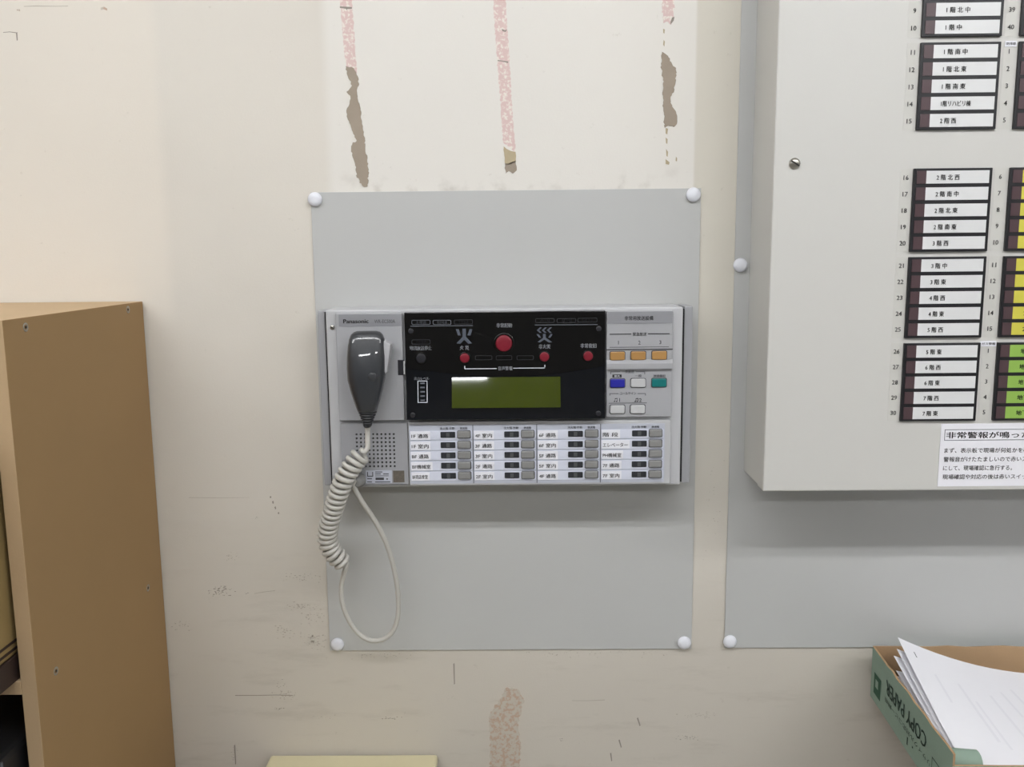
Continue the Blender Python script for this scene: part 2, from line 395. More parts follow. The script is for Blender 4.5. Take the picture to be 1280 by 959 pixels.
# fluorescent fittings: one row above the camera, one further back
def fitting(x, y, m, label, group, src=None):
    z = CEIL
    t = thing('ceiling_light', (x, y, z), label, 'ceiling light', group)
    if src is None:
        hb = bmesh.new(); prism_pts = [(-.02, 0), (.02, 0)]
        box(hb, x-.62, x+.62, y-.125, y+.125, z-.012, z)
        for dy in (-.125, .121): box(hb, x-.62, x+.62, y+dy, y+dy+.004, z-.060, z-.012)  # unseen skirts, added to keep tube light off the ceiling
        obj('housing', hb, 'fixture_grey', t)
        for dy in (-.0675, .0675):
            tb = bmesh.new(); tube(tb, [Vector((x-.59, y+dy, z-.05)), Vector((x+.59, y+dy, z-.05))], .0145, 12)
            obj('tube', tb, m, t, True)
            for sx in (-1, 1):
                bbox('lamp_holder', x+sx*.592, x+sx*.612, y+dy-.02, y+dy+.02, z-.07, z-.012, 'fixture_grey', t, .003)
    else:
        for c in src.children: again(c, ORG[c.name]+Vector((x, y, z))-ORG[src.name], t)
    return t
ROW1, ROW2 = -1.2525, -3.21
for row, m, lb in ((ROW1, 'tube_near', 'twin tube ceiling light in the row near the panel wall'), (ROW2, 'tube_far', 'twin tube ceiling light in the row mid room')):
    src = None
    for i_, x in enumerate((-1.6, -.3, 1.0, 2.3) if row == ROW1 else (-.525, 1.9)):
        t = fitting(x, row, m, lb + ', ' + ('first', 'second', 'third', 'fourth')[i_] + ' from the left', 'ceiling lights, ' + lb.split(' in ')[1], src)
        src = src or t

# ------------------------------------------------------------------ the two grey backing sheets and their caps
PT = .002
x0, x1, z0, z1 = 0, .45, ZO, ZO+.5603
tag(bbox('backing_panel', x0, x1, -PT, -.0002, z0, z1, 'sheet_grey', None, .0004), 'grey backing panel on the wall behind the handset console', 'wall panel')
CABX, CABZ, CABD = .5071, ZO+.2259, .0926
tag(bbox('backing_panel', .4908, 1.5, -PT, -.0002, ZO+.0008, 2.1, 'sheet_grey', None, .0004), 'larger grey backing panel on the wall behind the alarm cabinet', 'wall panel')
def cap(px, py, label):
    p = at(px, py, -PT); r = .0083
    o = obj('cap_pin', revolve(bmesh.new(), p[0], p[2], [(r*.9, -PT), (r, -PT-.0012), (r*.97, -PT-.003), (r*.8, -PT-.0046), (r*.5, -PT-.0056), (r*.15, -PT-.006)]), 'cap_white', None, True)
    tag(o, label, 'cap pin', 'white cap pins on the grey wall panels')
cap(394, 249.5, 'white round cap pin at the upper left corner of the console backing panel')
cap(866.5, 243.5, 'white round cap pin at the upper right corner of the console backing panel')
cap(855, 803, 'white round cap pin at the lower right corner of the console backing panel')
cap(422, 805, 'white round cap pin at the lower left corner, beside the cord loop')
cap(925, 331.5, 'white round cap pin at mid height beside the alarm cabinet')
cap(912, 801.5, 'white round cap pin at the lower left corner of the alarm cabinet panel')

# ------------------------------------------------------------------ emergency broadcast console
DB, DF = -.0565, -.0625
hx0, hx1 = at(411, 500, DB)[0], at(852, 500, DB)[0]
hz0, hz1 = at(630, 608, DB)[2], at(630, 385.5, DB)[2]
con = thing('broadcast_console', ((hx0+hx1)/2, -.03, hz0), 'light grey wall console with black display window and rows of zone buttons', 'control panel')
bbox('housing', hx0, hx1, -PT, DB, hz0, hz1, 'housing_grey', con, .002)
SD = -.046
a0, a1 = at(401, 500, SD)[0], hx0-.0030
bbox('side_cover', a0, a1, -PT, SD, hz0-.0005, at(402, 389, SD)[2], 'side_grey', con, .0012)
b0, b1 = hx1+.0032, at(864, 500, SD)[0]
bbox('side_cover', b0, b1, -PT, SD, hz0-.0005, at(860, 383, SD)[2], 'side_grey', con, .0012)
bbox('side_gap', hx0-.0034, hx0+.0006, -PT, SD+.0005, hz0+.001, hz1-.003, 'hole_black', con)
bbox('side_gap', hx1-.0006, hx1+.0036, -PT, SD+.0005, hz0+.001, hz1-.003, 'hole_black', con)
def screw(px, py, Y, r, parent, rot=.7, flat=False):
    p = at(px, py, Y)
    s = obj('screw', revolve(bmesh.new(), p[0], p[2], [(r, Y), (r, Y-r*.25), (r*.75, Y-r*.5), (r*.3, Y-r*.58)], 16), 'steel', parent, True)
    bm = bmesh.new(); box(bm, -r*.85, r*.85, Y-r*.62, Y-r*.4, -r*.13, r*.13)
    bmesh.ops.rotate(bm, verts=bm.verts, cent=(0, 0, 0), matrix=Matrix.Rotation(rot, 3, 'Y')); bmesh.ops.translate(bm, verts=bm.verts, vec=(p[0], 0, p[2]))
    obj('screw_slot', bm, 'slot_dark', s)
    return s
screw(415.5, 409.5, DB, .0026, con)

# handset panel
r = rect(421.5, 391.5, 504, 526, DF); hp = obj('handset_panel', prism(bmesh.new(), rrect(*r, .001), DB+.001, DF, .0008), 'panel_grey', con)
rb = rect(423.5, 393, 502.5, 408, DF); br = bbox('brand_band', rb[0], rb[1], DF+.0005, DF-.0004, rb[2], rb[3], 'band_grey', hp)
text('Panasonic', rect(429, 399, 461, 404.2, DF), DF-.0006, 'print_black', hp, .03)
text('WR-EC500A', rect(468, 399.5, 494, 404, DF), DF-.0006, 'print_grey', hp)
rl = rect(497.5, 450, 507, 469, DF)
bbox('latch_recess', rl[0], rl[1]-.0012, DF+.0005, DF-.0005, rl[2], rl[3], 'black_cap', hp)
bbox('latch_tab', rl[1]-.0022, rl[1]-.0006, DF+.0005, DF-.002, rl[2]+.001, rl[3]-.001, 'white_key', hp, .0003)
bm = bmesh.new(); xq = at(462, 460, DF)[0]; zq = at(462, 460, DF)[2]; prism(bm, rrect(xq-.007, xq+.007, zq-.012, zq+.012, .003), DF+.0005, DF-.009, .001)
obj('microphone_hook', bm, 'key_gap', hp)

# speaker panel with square perforations
r = rect(427, 529.5, 510, 605.5, DF)
HZ = [at(470, 543.0+5.02*k, DF)[2] for k in range(9)]; HX = [at(446.3+5.15*k, 562, DF)[0] for k in range(10)]
bm = bmesh.new(); h = .00106
xs = [r[0]] + [v for c in HX for v in (c-h, c+h)] + [r[1]]; zs = [r[2]] + [v for c in HZ[::-1] for v in (c-h, c+h)] + [r[3]]
V = [[[bm.verts.new((x, y, z)) for z in zs] for x in xs] for y in (DF, DF+.0022)]
hole = lambda i, j: i % 2 == 1 and j % 2 == 1 and 0 <= i < len(xs)-1 and 0 <= j < len(zs)-1
for i in range(len(xs)-1):
    for j in range(len(zs)-1):
        if hole(i, j):
            for (p, q) in (((i, j), (i+1, j)), ((i+1, j), (i+1, j+1)), ((i+1, j+1), (i, j+1)), ((i, j+1), (i, j))):
                bm.faces.new((V[0][p[0]][p[1]], V[0][q[0]][q[1]], V[1][q[0]][q[1]], V[1][p[0]][p[1]]))
        else: bm.faces.new((V[0][i][j], V[0][i+1][j], V[0][i+1][j+1], V[0][i][j+1]))
nx, nz = len(xs)-1, len(zs)-1
for i in range(nx):
    for j in (0, nz): bm.faces.new((V[0][i][j], V[0][i+1][j], V[1][i+1][j], V[1][i][j]))
for j in range(nz):
    for i in (0, nx): bm.faces.new((V[0][i][j], V[0][i][j+1], V[1][i][j+1], V[1][i][j]))
for v in [v for v in bm.verts if not v.link_faces]: bm.verts.remove(v)
spk = obj('speaker_panel', bm, 'speaker_grey', con)
bbox('speaker_backing', HX[0]-.003, HX[-1]+.003, DF+.0023, DF+.0027, HZ[-1]-.003, HZ[0]+.003, 'hole_black', spk)
rs = rect(457.5, 588, 490, 604, DF); st = bbox('rating_label', rs[0], rs[1], DF+.0002, DF-.0003, rs[2], rs[3], 'zone_base', spk, label='small printed rating label')
for x0, y0, x1, y1 in ((459, 590, 460, 595.5), (465.5, 590, 466.5, 595.5), (459, 594.8, 466.5, 595.8), (459, 598, 465, 599), (459, 602, 465, 603), (469, 589.5, 478, 590.5), (469, 592, 476, 593), (479, 592, 486, 593), (469, 594.5, 486, 595.2), (469.5, 597, 480, 600), (483, 598, 485, 599.5), (469, 602, 488, 603)):
    q = rect(x0, y0, x1, y1, DF); line(spk, q[0], q[1], q[2], q[3], DF-.0005, 'print_grey')
q = rect(491.5, 588.5, 505.5, 603, DF); mat('seal_brown', (98, 92, 84), .4, .35, 420); bbox('foil_seal', q[0], q[1], DF+.0002, DF-.0003, q[2], q[3], 'seal_brown', spk, label='dull brown foil seal')
g = at(448, 600, DF); bm = revolve(bmesh.new(), g[0], g[2], [(.0085, DF+.0002), (.0085, DF-.002), (.0066, DF-.004), (.0062, DF-.010), (.004, DF-.012)]); obj('cord_grommet', bm, 'grey_key', spk, True)

# black display window
r = rect(507, 389.5, 756.5, 523, DF)
bp_ = obj('display_window', prism(bmesh.new(), rrect(*r, .001), DB+.001, DF-.0006, .0006), 'gloss_black', con)
YB2 = DF-.0006
# lower fascia: leans back towards its top, as the display below the curved seam does
seam = [(509.5, 461), (540, 464.5), (570, 468), (600, 470.5), (632, 471.3), (665, 470), (700, 466.5), (730, 462), (756, 457.5)]
top = [at(x, y, YB2) for x, y in seam]
bm = bmesh.new(); zb = r[2]+.0006; LEAN = .0078; zmax = max(p[2] for p in top)
xa, xb = r[0]+.0006, r[1]-.0006
top[0][0], top[-1][0] = xa, xb
fy = lambda z: YB2-.0003-LEAN*(zmax-z)/(zmax-zb)
F = [bm.verts.new((p[0], fy(p[2]), p[2])) for p in top]; G = [bm.verts.new((p[0], fy(zb), zb)) for p in top]
FB = [bm.verts.new((p[0], YB2+.001, p[2])) for p in top]; GB = [bm.verts.new((p[0], YB2+.001, zb)) for p in top]
for i in range(len(top)-1):
    bm.faces.new((F[i], F[i+1], G[i+1], G[i])); bm.faces.new((FB[i], FB[i+1], F[i+1], F[i])); bm.faces.new((G[i], G[i+1], GB[i+1], GB[i])); bm.faces.new((FB[i], FB[i+1], GB[i+1], GB[i]))
for i in (0, -1): bm.faces.new((F[i], G[i], GB[i], FB[i]))
fas = obj('lower_fascia', bm, 'navy_reflection', bp_)
TH = math.atan2(LEAN, zmax-zb)
def on_fascia(px, py, off=0.):               # the fascia point seen at that pixel
    p = at(px, py, YB2)
    for _ in range(4): p = at(px, py, fy(p[2])-off)
    return p
def leaning(name, px0, py0, px1, py1, th, m, parent, bulge=0.):
    a, b, c, d = (on_fascia(px0, (py0+py1)/2), on_fascia(px1, (py0+py1)/2), on_fascia((px0+px1)/2, py0), on_fascia((px0+px1)/2, py1))
    bm = bmesh.new(); n = 16; rows = []
    for k in range(n+1):
        s = k/n; x = a[0]+(b[0]-a[0])*s; e = bulge*(1-(2*s-1)**2)
        rows.append([bm.verts.new((x, fy(z)-o, z)) for z, o in ((d[2], 0), (d[2], th+e), (c[2], .0005), (c[2], 0))])
    for p, q in zip(rows, rows[1:]):
        for i in range(4): bm.faces.new((p[i], p[(i+1) % 4], q[(i+1) % 4], q[i]))
    bm.faces.new(rows[0]); bm.faces.new(rows[-1][::-1])
    return obj(name, bm, m, parent, bulge > 0)
leaning('lcd_screen', 565, 471.5, 700.5, 509, .0044, 'lcd_green', bp_, 0)
def win_text(s, b, m='print_white', bold=.01): text(s, rect(*b, YB2), YB2-.0003, m, bp_, bold)
win_text('非常起動', (620.5, 404, 640, 409.5)); win_text('火 災', (575, 432, 586, 437.5)); win_text('非火災', (673.5, 430.5, 688, 436))
win_text('非常復旧', (725.5, 429.5, 745.5, 435)); win_text('地震放送停止', (512, 432.5, 539.5, 438)); win_text('音声警報', (622.5, 458, 640.5, 463))
def glyph(ox, polys):                        # large stroke-built characters printed on the window
    bm = bmesh.new()
    for P in polys:
        Q = [at(ox+x/9.14, 380+y/9.14, YB2) for x, y in P]; bm.faces.new([bm.verts.new((p[0], YB2-.0003, p[2])) for p in Q])
    obj('lettering', bm, 'print_slate', bp_)
mat('print_slate', (80, 86, 98), .6, 0)
glyph(500, [[(638, 288), (672, 288), (695, 360), (662, 360)], [(795, 288), (827, 288), (806, 360), (770, 360)], [(713, 283), (753, 283), (753, 375), (822, 450), (780, 456), (733, 408), (690, 456), (646, 450), (713, 378)]])
glyph(630, [[(x+36, 268), (x+60, 268), (x+27, 300), (x+57, 330), (x+33, 330), (x, 300)] for x in (374, 431, 488)] + [[(370, 345), (396, 345), (426, 386), (400, 386)], [(530, 345), (555, 345), (530, 386), (504, 386)], [(445, 342), (477, 342), (477, 385), (549, 435), (515, 441), (461, 407), (412, 441), (383, 435), (445, 387)]])
p = on_fascia(526, 473); text('出力レベル', (on_fascia(518, 473)[0], on_fascia(536.5, 473)[0], on_fascia(526, 475)[2], on_fascia(526, 471)[2]), fy(p[2])-.0012, 'print_white', bp_, .01)
def outline(parent, x0, x1, z0, z1, Y, m, t=.0006, name='printed_outline'):
    bm = bmesh.new(); o = rrect(x0, x1, z0, z1, min(x1-x0, z1-z0)*.25, 3); i = rrect(x0+t, x1-t, z0+t, z1-t, min(x1-x0, z1-z0)*.25-t*.5, 3)
    A = [bm.verts.new((x, Y, z)) for x, z in o]; B = [bm.verts.new((x, Y, z)) for x, z in i]
    for k in range(len(A)): bm.faces.new((A[k], A[(k+1) % len(A)], B[(k+1) % len(A)], B[k]))
    return obj(name, bm, m, parent)
for b, s, m in (((514.5, 400, 538, 406), '主電源', 'print_dim'), ((541, 400, 564, 406), '非常電源', 'print_dim'), ((567.5, 399.5, 591, 405.5), '非常放送', 'print_faint'),
                ((669, 398, 693, 403.5), '火災', 'print_faint'), ((696, 398, 720, 403.5), '非常', 'print_faint'), ((722, 397.5, 746.5, 403), '短絡表示', 'print_faint'),
                ((514.5, 424.5, 538, 430.5), '地震放送', 'print_faint')):
    q = rect(*b, YB2); outline(bp_, *q, YB2-.0003, m)
    k = (b[2]-b[0])*.22; text(s, rect(b[0]+k, b[1]+1.2, b[2]-k, b[3]-1.2, YB2), YB2-.0003, m, bp_, .01)
for b in ((594, 444.5, 615, 450), (620, 444.5, 640, 450), (646, 444.5, 667, 450)): outline(bp_, *rect(*b, YB2), YB2-.0003, 'print_faint', .0004)
for x0, y0, x1, y1 in ((513, 407, 591, 407.9), (668.5, 405.6, 747, 406.5), (580.5, 457.6, 581.4, 461), (680.6, 456.2, 681.5, 459), (581, 460.6, 621, 461.4), (641.5, 459.8, 681, 460.6)):
    q = rect(x0, y0, x1, y1, YB2); line(bp_, *q, YB2-.0003, 'print_white' if y0 > 450 else 'print_dim')
a = on_fascia(522, 476); b = on_fascia(534.5, 503.5); 
bm = bmesh.new()
for (x0, x1, z0, z1) in ((a[0], b[0], b[2], b[2]+.0007), (a[0], b[0], a[2]-.0007, a[2]), (a[0], a[0]+.0007, b[2], a[2]), (b[0]-.0007, b[0], b[2], a[2])):
    v = [bm.verts.new((x, fy(z)-.0004, z)) for x, z in ((x0, z0), (x1, z0), (x1, z1), (x0, z1))]; bm.faces.new(v)
obj('level_meter', bm, 'print_white', bp_)
for k in range(5):
    z = a[2]+(b[2]-a[2])*(k+.6)/5.2; bm = bmesh.new()
    v = [bm.verts.new((x, fy(q)-.0004, q)) for x, q in ((a[0]+.003, z-.0008), (b[0]-.003, z-.0008), (b[0]-.003, z+.0008), (a[0]+.003, z+.0008))]; bm.faces.new(v)
    obj('level_lamp', bm, 'print_dim', bp_)
def round_key(px, py, rad, m, rise):
    p = at(px, py, YB2)
    k = obj('push_button', revolve(bmesh.new(), p[0], p[2], [(rad, YB2+.001), (rad, YB2-rise*.7), (rad*.94, YB2-rise*.93), (rad*.8, YB2-rise), (rad*.3, YB2-rise*.97)], 28), m, bp_, True)
    obj('bezel', revolve(bmesh.new(), p[0], p[2], [(rad*1.28, YB2+.001), (rad*1.28, YB2-.0006), (rad*1.18, YB2-.0012), (rad*1.02, YB2-.0008)], 28), 'ring_black', bp_, True)
round_key(630, 429, .0092, 'red_cap', .005); round_key(581, 447.5, .0053, 'red_cap', .0035); round_key(680.5, 446, .0053, 'red_cap', .0035)
round_key(735, 445, .0053, 'red_cap', .0035); round_key(526.5, 448, .0053, 'black_cap', .002)
for x, y in ((513.5, 414), (748.5, 411), (516, 519), (748, 517)):
    if y > 500: p = on_fascia(x, y); yy = p[1]
    else: p = at(x, y, YB2); yy = YB2
    obj('screw_cap', revolve(bmesh.new(), p[0], p[2], [(.003, yy+.001), (.003, yy-.0008), (.0022, yy-.0012)], 14), 'black_cap', bp_)

# right button panel
r = rect(758, 388.5, 840.5, 521.5, DF); kp = obj('button_panel', prism(bmesh.new(), rrect(*r, .001), DB+.001, DF, .0008), 'panel_grey', con)
q = rect(758, 389.5, 840.5, 404.5, DF); bbox('title_band', r[0]+.0008, r[1]-.0008, DF+.0005, DF-.0004, q[2], q[3], 'band_grey', kp)
T = lambda s, b, m='print_black', bold=.008: text(s, rect(*b, DF), DF-.0006, m, kp, bold)
T('非常用放送設備', (780.5, 395, 816.5, 400.5)); T('緊急放送', (791, 415.5, 808, 420)); [text(d_, rect(x_, y_, x_+6, y_+4.6, DF), DF-.0006, 'print_black', kp, 0, keep=True) for d_, x_, y_ in (('1', 770, 426), ('2', 796.2, 426), ('3', 822.3, 425.5))]
T('一斉放送', (777.5, 463, 792.5, 466.5), 'print_grey'); T('一般', (793.5, 468, 802, 471.5), 'print_grey'); T('放送復旧', (816.5, 468, 831.5, 471.5), 'print_grey')
T('コールサイン', (775, 490, 795, 493.5), 'print_grey'); [text(d_, rect(x_, 497.8, x_+4, 502.4, DF), DF-.0006, 'print_black', kp, 0, keep=True) for d_, x_ in (('1', 772.5), ('2', 798.5))]
for x_ in (770, 796):                                        # paired quavers
    p = at(x_, 500.2, DF); bm = bmesh.new(); k_ = .00088
    for sx in (-1.4, 1.4):
        bm.faces.new([bm.verts.new((p[0]+(sx-.7+.9*math.cos(t_))*k_, DF-.0006, p[2]+(-1.7+.7*math.sin(t_))*k_)) for t_ in [i*math.pi/4 for i in range(8)]])
        bm.faces.new([bm.verts.new((p[0]+x2*k_, DF-.0006, p[2]+z2*k_)) for x2, z2 in ((sx-.1, -1.7), (sx+.3, -1.7), (sx+.3, 2.2), (sx-.1, 2.2))])
    bm.faces.new([bm.verts.new((p[0]+x2*k_, DF-.0006, p[2]+z2*k_)) for x2, z2 in ((-1.5, 1.5), (1.7, 1.9), (1.7, 2.7), (-1.5, 2.3))])
    obj('printed_note', bm, 'print_black', kp)
for x0, y0, x1, y1, m in ((762, 417.3, 789, 418.3, 'print_black'), (810, 416.8, 837, 417.8, 'print_black'), (762, 433.6, 836, 434.2, 'print_grey'),
        (763, 464.5, 775, 465.1, 'print_grey'), (795, 464.5, 806, 465.1, 'print_grey'), (763, 465, 763.7, 468, 'print_grey'), (805.5, 465, 806.2, 468, 'print_grey'),
        (762, 491.7, 773, 492.3, 'print_grey'), (797, 491.7, 807, 492.3, 'print_grey'), (762, 492, 762.7, 494.5, 'print_grey'), (806.5, 492, 807.2, 494.5, 'print_grey'), (761, 503.6, 808.5, 504.2, 'print_grey')):
    line(kp, *rect(x0, y0, x1, y1, DF), DF-.0003, m)
q = rect(765.5, 468.2, 777, 472, DF); bbox('printed_tab', *q[:2], DF+.0002, DF-.0003, *q[2:], 'print_black', kp); text('優先', rect(767.5, 468.9, 775, 471.4, DF), DF-.0006, 'print_white', kp)
# groove above the orange keys, sloped ledge below them
q = rect(757, 436.2, 840.5, 437.6, DF); line(kp, r[0], r[1], q[2], q[3], DF-.0003, 'print_grey')
q = rect(757, 449.5, 840.5, 461, DF); bm = bmesh.new(); zt, zm, zc_ = q[3], q[3]-.0042, q[2]
v = [bm.verts.new(pp) for x in (r[0], r[1]) for pp in ((x, DF+.0005, zt), (x, DF-.0003, zt), (x, DF-.0034, zm), (x, DF-.0034, zc_), (x, DF+.0005, zc_))]
bm.faces.new(v[:5]); bm.faces.new(v[5:][::-1])
for i in range(5): bm.faces.new((v[i], v[(i+1) % 5], v[5+(i+1) % 5], v[5+i]))
obj('ledge', bm, 'panel_grey', kp)
KW, KH = .0163, .0095
def key_mesh(m, w_, h_, rise=.0022):
    return prism(bmesh.new(), rrect(-w_/2, w_/2, -h_/2, h_/2, min(w_, h_)*.18, 3), .0005, -rise, .0009)
proto = {}
def key(px, py, m, parent, w_=KW, h_=KH, name='push_button', Y=DF):
    p = at(px, py, Y); c = Vector((p[0], Y-.0008, p[2]))
    kk = (m, w_)
    if kk not in proto:
        bm = key_mesh(m, w_, h_); bmesh.ops.translate(bm, verts=bm.verts, vec=c+Vector((0, .0008, 0)))
        proto[kk] = obj(name, bm, m, parent)
        f = rrect(c.x-w_/2-.0007, c.x+w_/2+.0007, c.z-h_/2-.0007, c.z+h_/2+.0007, h_*.2, 3)
        proto[kk, 1] = obj('button_surround', prism(bmesh.new(), f, Y+.0004, Y-.0004), 'key_gap', parent); proto[kk, 2] = (ORG[proto[kk].name]-c, ORG[proto[kk, 1].name]-c)
        return proto[kk]
    again(proto[kk], c+proto[kk, 2][0], parent); again(proto[kk, 1], c+proto[kk, 2][1], parent)
for x, y, m in ((771.7, 445, 'orange_key'), (797.8, 444.6, 'orange_key'), (824, 444.2, 'orange_key'), (771.8, 479, 'blue_key'), (797.6, 478.7, 'white_key'), (823.7, 478.4, 'green_key'), (771.6, 511.7, 'white_key'), (797, 511.5, 'white_key')):
    key(x, y, m, kp)

# zone selector panel
r = rect(511, 526.5, 838, 606, DF); zp = obj('zone_panel', prism(bmesh.new(), rrect(*r, .001), DB+.001, DF, .0008), 'housing_grey', con)
q = rect(512, 530.5, 830.5, 603.5, DF); bbox('zone_plate', *q[:2], DF+.0005, DF-.0005, *q[2:], 'zone_base', zp)
ZNAMES = [['1F 通路', '1F 室内', 'BF 通路', 'BF機械室', 'BF売店食堂'], ['4F 室内', '3F 通路', '3F 室内', '2F 通路', '2F 室内'],
          ['6F 通路', '6F 室内', '5F 通路', '5F 室内', '4F 通路'], ['階 段', 'エレベーター', 'PH機械室', '7F 通路', '7F 室内']]
X0 = at(512.5, 567, DF)[0]; X4 = at(830.3, 567, DF)[0]; CW = (X4-X0)/4
ZT = at(671, 536.6, DF)[2]; ZP = (ZT-at(671, 600.6, DF)[2])/5
U_ = CW/79.4                                                  # one photograph pixel on this panel
first = {}
def piece(nm, bm_f, c, m, parent):
    if nm not in first:
        bm = bm_f(); bmesh.ops.translate(bm, verts=bm.verts, vec=c); first[nm] = obj(nm, bm, m, parent); first[nm, 'o'] = ORG[first[nm].name]-c
    else: again(first[nm], c+first[nm, 'o'], parent)
PY = DF-.0005
for ci in range(4):
    cx0 = X0+ci*CW
    text('出火階 作動', (cx0+38.5*U_, cx0+56.5*U_, ZT+.4*U_, ZT+3.6*U_), PY-.0003, 'print_black', zp, .01)
    text('放送階', (cx0+63*U_, cx0+72.5*U_, ZT+.4*U_, ZT+3.6*U_), PY-.0003, 'print_black', zp, .01)
    if ci: line(zp, cx0-.0006, cx0+.0003, q[2], q[3], PY-.0004, 'print_dim')
    for ri in range(5):
        zc_ = ZT-(ri+.5)*ZP
        piece('zone_strip', lambda: prism(bmesh.new(), rrect(-.0005, CW-.0025, -ZP*.43, ZP*.43, .0008, 2), 0, -.0006), Vector((cx0+.0012, PY, zc_)), 'zone_white', zp)
        nm = ZNAMES[ci][ri]; wl = (28 if len(nm) > 6 else 21 if len(nm) == 5 else 31 if nm[0] == 'エ' else 19)
        if nm == 'BF機械室' or nm == 'PH機械室': wl = 23
        lb = bbox('name_label', cx0+1.2*U_, cx0+(wl+5)*U_, PY-.0004, PY-.0008, zc_-ZP*.42, zc_+ZP*.40, 'label_paper', zp)
        text(nm, (cx0+2.6*U_, cx0+(2.6+wl)*U_, zc_-3.4*U_, zc_+2.0*U_), PY-.0011, 'print_grey', zp, .010)
        piece('zone_lamp', lambda: prism(bmesh.new(), rrect(-9.2*U_, 9.2*U_, -3.7*U_, 3.7*U_, .0008, 2), 0, -.0012), Vector((cx0+48*U_, PY, zc_+.6*U_)), 'lamp_dark', zp)
        piece('lamp_divider', lambda: prism(bmesh.new(), rrect(-2.2*U_, 2.2*U_, -2.7*U_, 2.7*U_, .0004, 2), 0, -.0016), Vector((cx0+48*U_, PY, zc_+.6*U_)), 'lamp_mid', zp)
        piece('zone_button_surround', lambda: prism(bmesh.new(), rrect(-8.5*U_, 8.7*U_, -5.1*U_, 4.9*U_, .0014, 3), 0, -.0010), Vector((cx0+68*U_, PY, zc_+.9*U_)), 'key_gap', zp)
        piece('zone_button', lambda: prism(bmesh.new(), rrect(-8.0*U_, 7.8*U_, -4.2*U_, 4.5*U_, .0012, 3), 0, -.0034, .0009), Vector((cx0+68*U_, PY, zc_+.9*U_)), 'grey_key', zp)

# ------------------------------------------------------------------ hand microphone with coiled cord
MY = -.0815
prof = [(413.8, 446, 471), (415, 442.5, 475), (418, 439, 478), (424, 436.5, 480.6), (432, 435.3, 481.6), (445, 434.4, 482.4), (460, 434.2, 482.4), (474, 435.2, 481.2), (487, 438.6, 478.6), (500, 442.6, 475.2), (511, 446.6, 471.6), (513.5, 447.6, 470.8)]
mc = at(458.5, 520, MY)
mic = thing('hand_microphone', (mc[0], MY, at(458, 534, MY)[2]), 'dark grey hand microphone hanging on the console with a coiled white cord', 'microphone')
def ring(bm, px0, px1, py, dep, n=48, e=2.8):
    a, b = at(px0, py, MY), at(px1, py, MY); c = (a+b)/2; hw = (b[0]-a[0])/2; out = []
    for k in range(n):
        t = 2*math.pi*k/n; cs, sn = math.cos(t), math.sin(t)
        sx = math.copysign(abs(cs)**(2/e), cs); sy = math.copysign(abs(sn)**(2/e), sn)
        out.append(bm.verts.new((c[0]+hw*sx, MY-dep*sy*(1.0 if sn > 0 else .85), c[2])))
    return out
def loft(bm, rings):
    for a, b in zip(rings, rings[1:]):
        n = len(a)
        for i in range(n): bm.faces.new((a[i], a[(i+1) % n], b[(i+1) % n], b[i]))
    bm.faces.new(rings[0]); bm.faces.new(rings[-1][::-1])
bm = bmesh.new()
dep = [.0035, .0058, .0080, .0104, .0126, .0159, .0180, .0184, .0172, .0145, .0112, .0104]
loft(bm, [ring(bm, a, b, y, d) for (y, a, b), d in zip(prof, dep)])
mb = obj('body', bm, 'mic_grey', mic, True)
bm = bmesh.new(); rr = []
for k in range(5):
    y = 514+k*3.4; wl = 448-458.9+k*1.3; wr = 470.4-458.9-k*1.3
    for dy, s in ((0, .9), (.7, 1.02), (2.0, 1.02), (2.7, .9)):
        rr.append(ring(bm, 459.3+wl*s, 459.3+wr*s, y+dy, .0094*s-k*.0010, 20, 2.3))
rr.append(ring(bm, 453.5, 465, 531.5, .0050, 20, 2.2)); rr.append(ring(bm, 455.5, 463.3, 534.2, .0036, 20, 2.1))
loft(bm, rr); obj('strain_relief', bm, 'mic_dark', mic, True)
pts = [at(x, y, MY) for x, y in ((480.6, 426), (489, 430), (489.2, 433), (488, 441), (484.3, 465), (482.3, 467), (480, 455), (480, 440))]
obj('talk_button', prism(bmesh.new(), [(p[0], p[2]) for p in pts], MY+.010, MY-.006, .001), 'talk_grey', mic)
ce = at(466, 468, MY); obj('emblem_dimple', revolve(bmesh.new(), at(466, 471, MY-.0155)[0], at(466, 471, MY-.0155)[2], [(.005, MY-.015), (.005, MY-.0181), (.0042, MY-.0186), (.001, MY-.0187)], 20), 'mic_grey', mic, True)
# cord: straight lead, coil, and the loose loop back to the grommet
cl = [(457.0, 566, -.077), (449, 572, -.078), (440, 583, -.079), (429, 602, -.078), (419, 630, -.070), (411.5, 656, -.060), (409.5, 672, -.054), (413.5, 686, -.050), (422.5, 698, -.047), (430.5, 709, -.044)]
C = catmull([at(x, y, d) for x, y, d in cl], 16); C, LEN = resample(C, .0004)
TR, CR, TURNS = .00295, .0091, 23
fr = frames(C); path = []
lead = [Vector(at(459.5, y, d)) for y, d in ((532, MY), (540, -.0775), (550, -.0775), (560, -.0785))]
N = TURNS*16
ph0 = None
helix = []
up = Vector((0, -1, 0))
for k in range(N+1):
    s = k/N; i = min(len(C)-1, int(s*(len(C)-1))); t = fr[i][0]
    n = (up-t*up.dot(t)).normalized(); b = t.cross(n)
    e = min(1., s*TURNS/1.0, (1-s)*TURNS/1.2); rad = CR*(.35+.65*max(0, e)) if e < 1 else CR
    a = 2*math.pi*TURNS*s - math.pi*.1
    helix.append(C[i]+n*(rad*math.cos(a))+b*(rad*math.sin(a)))
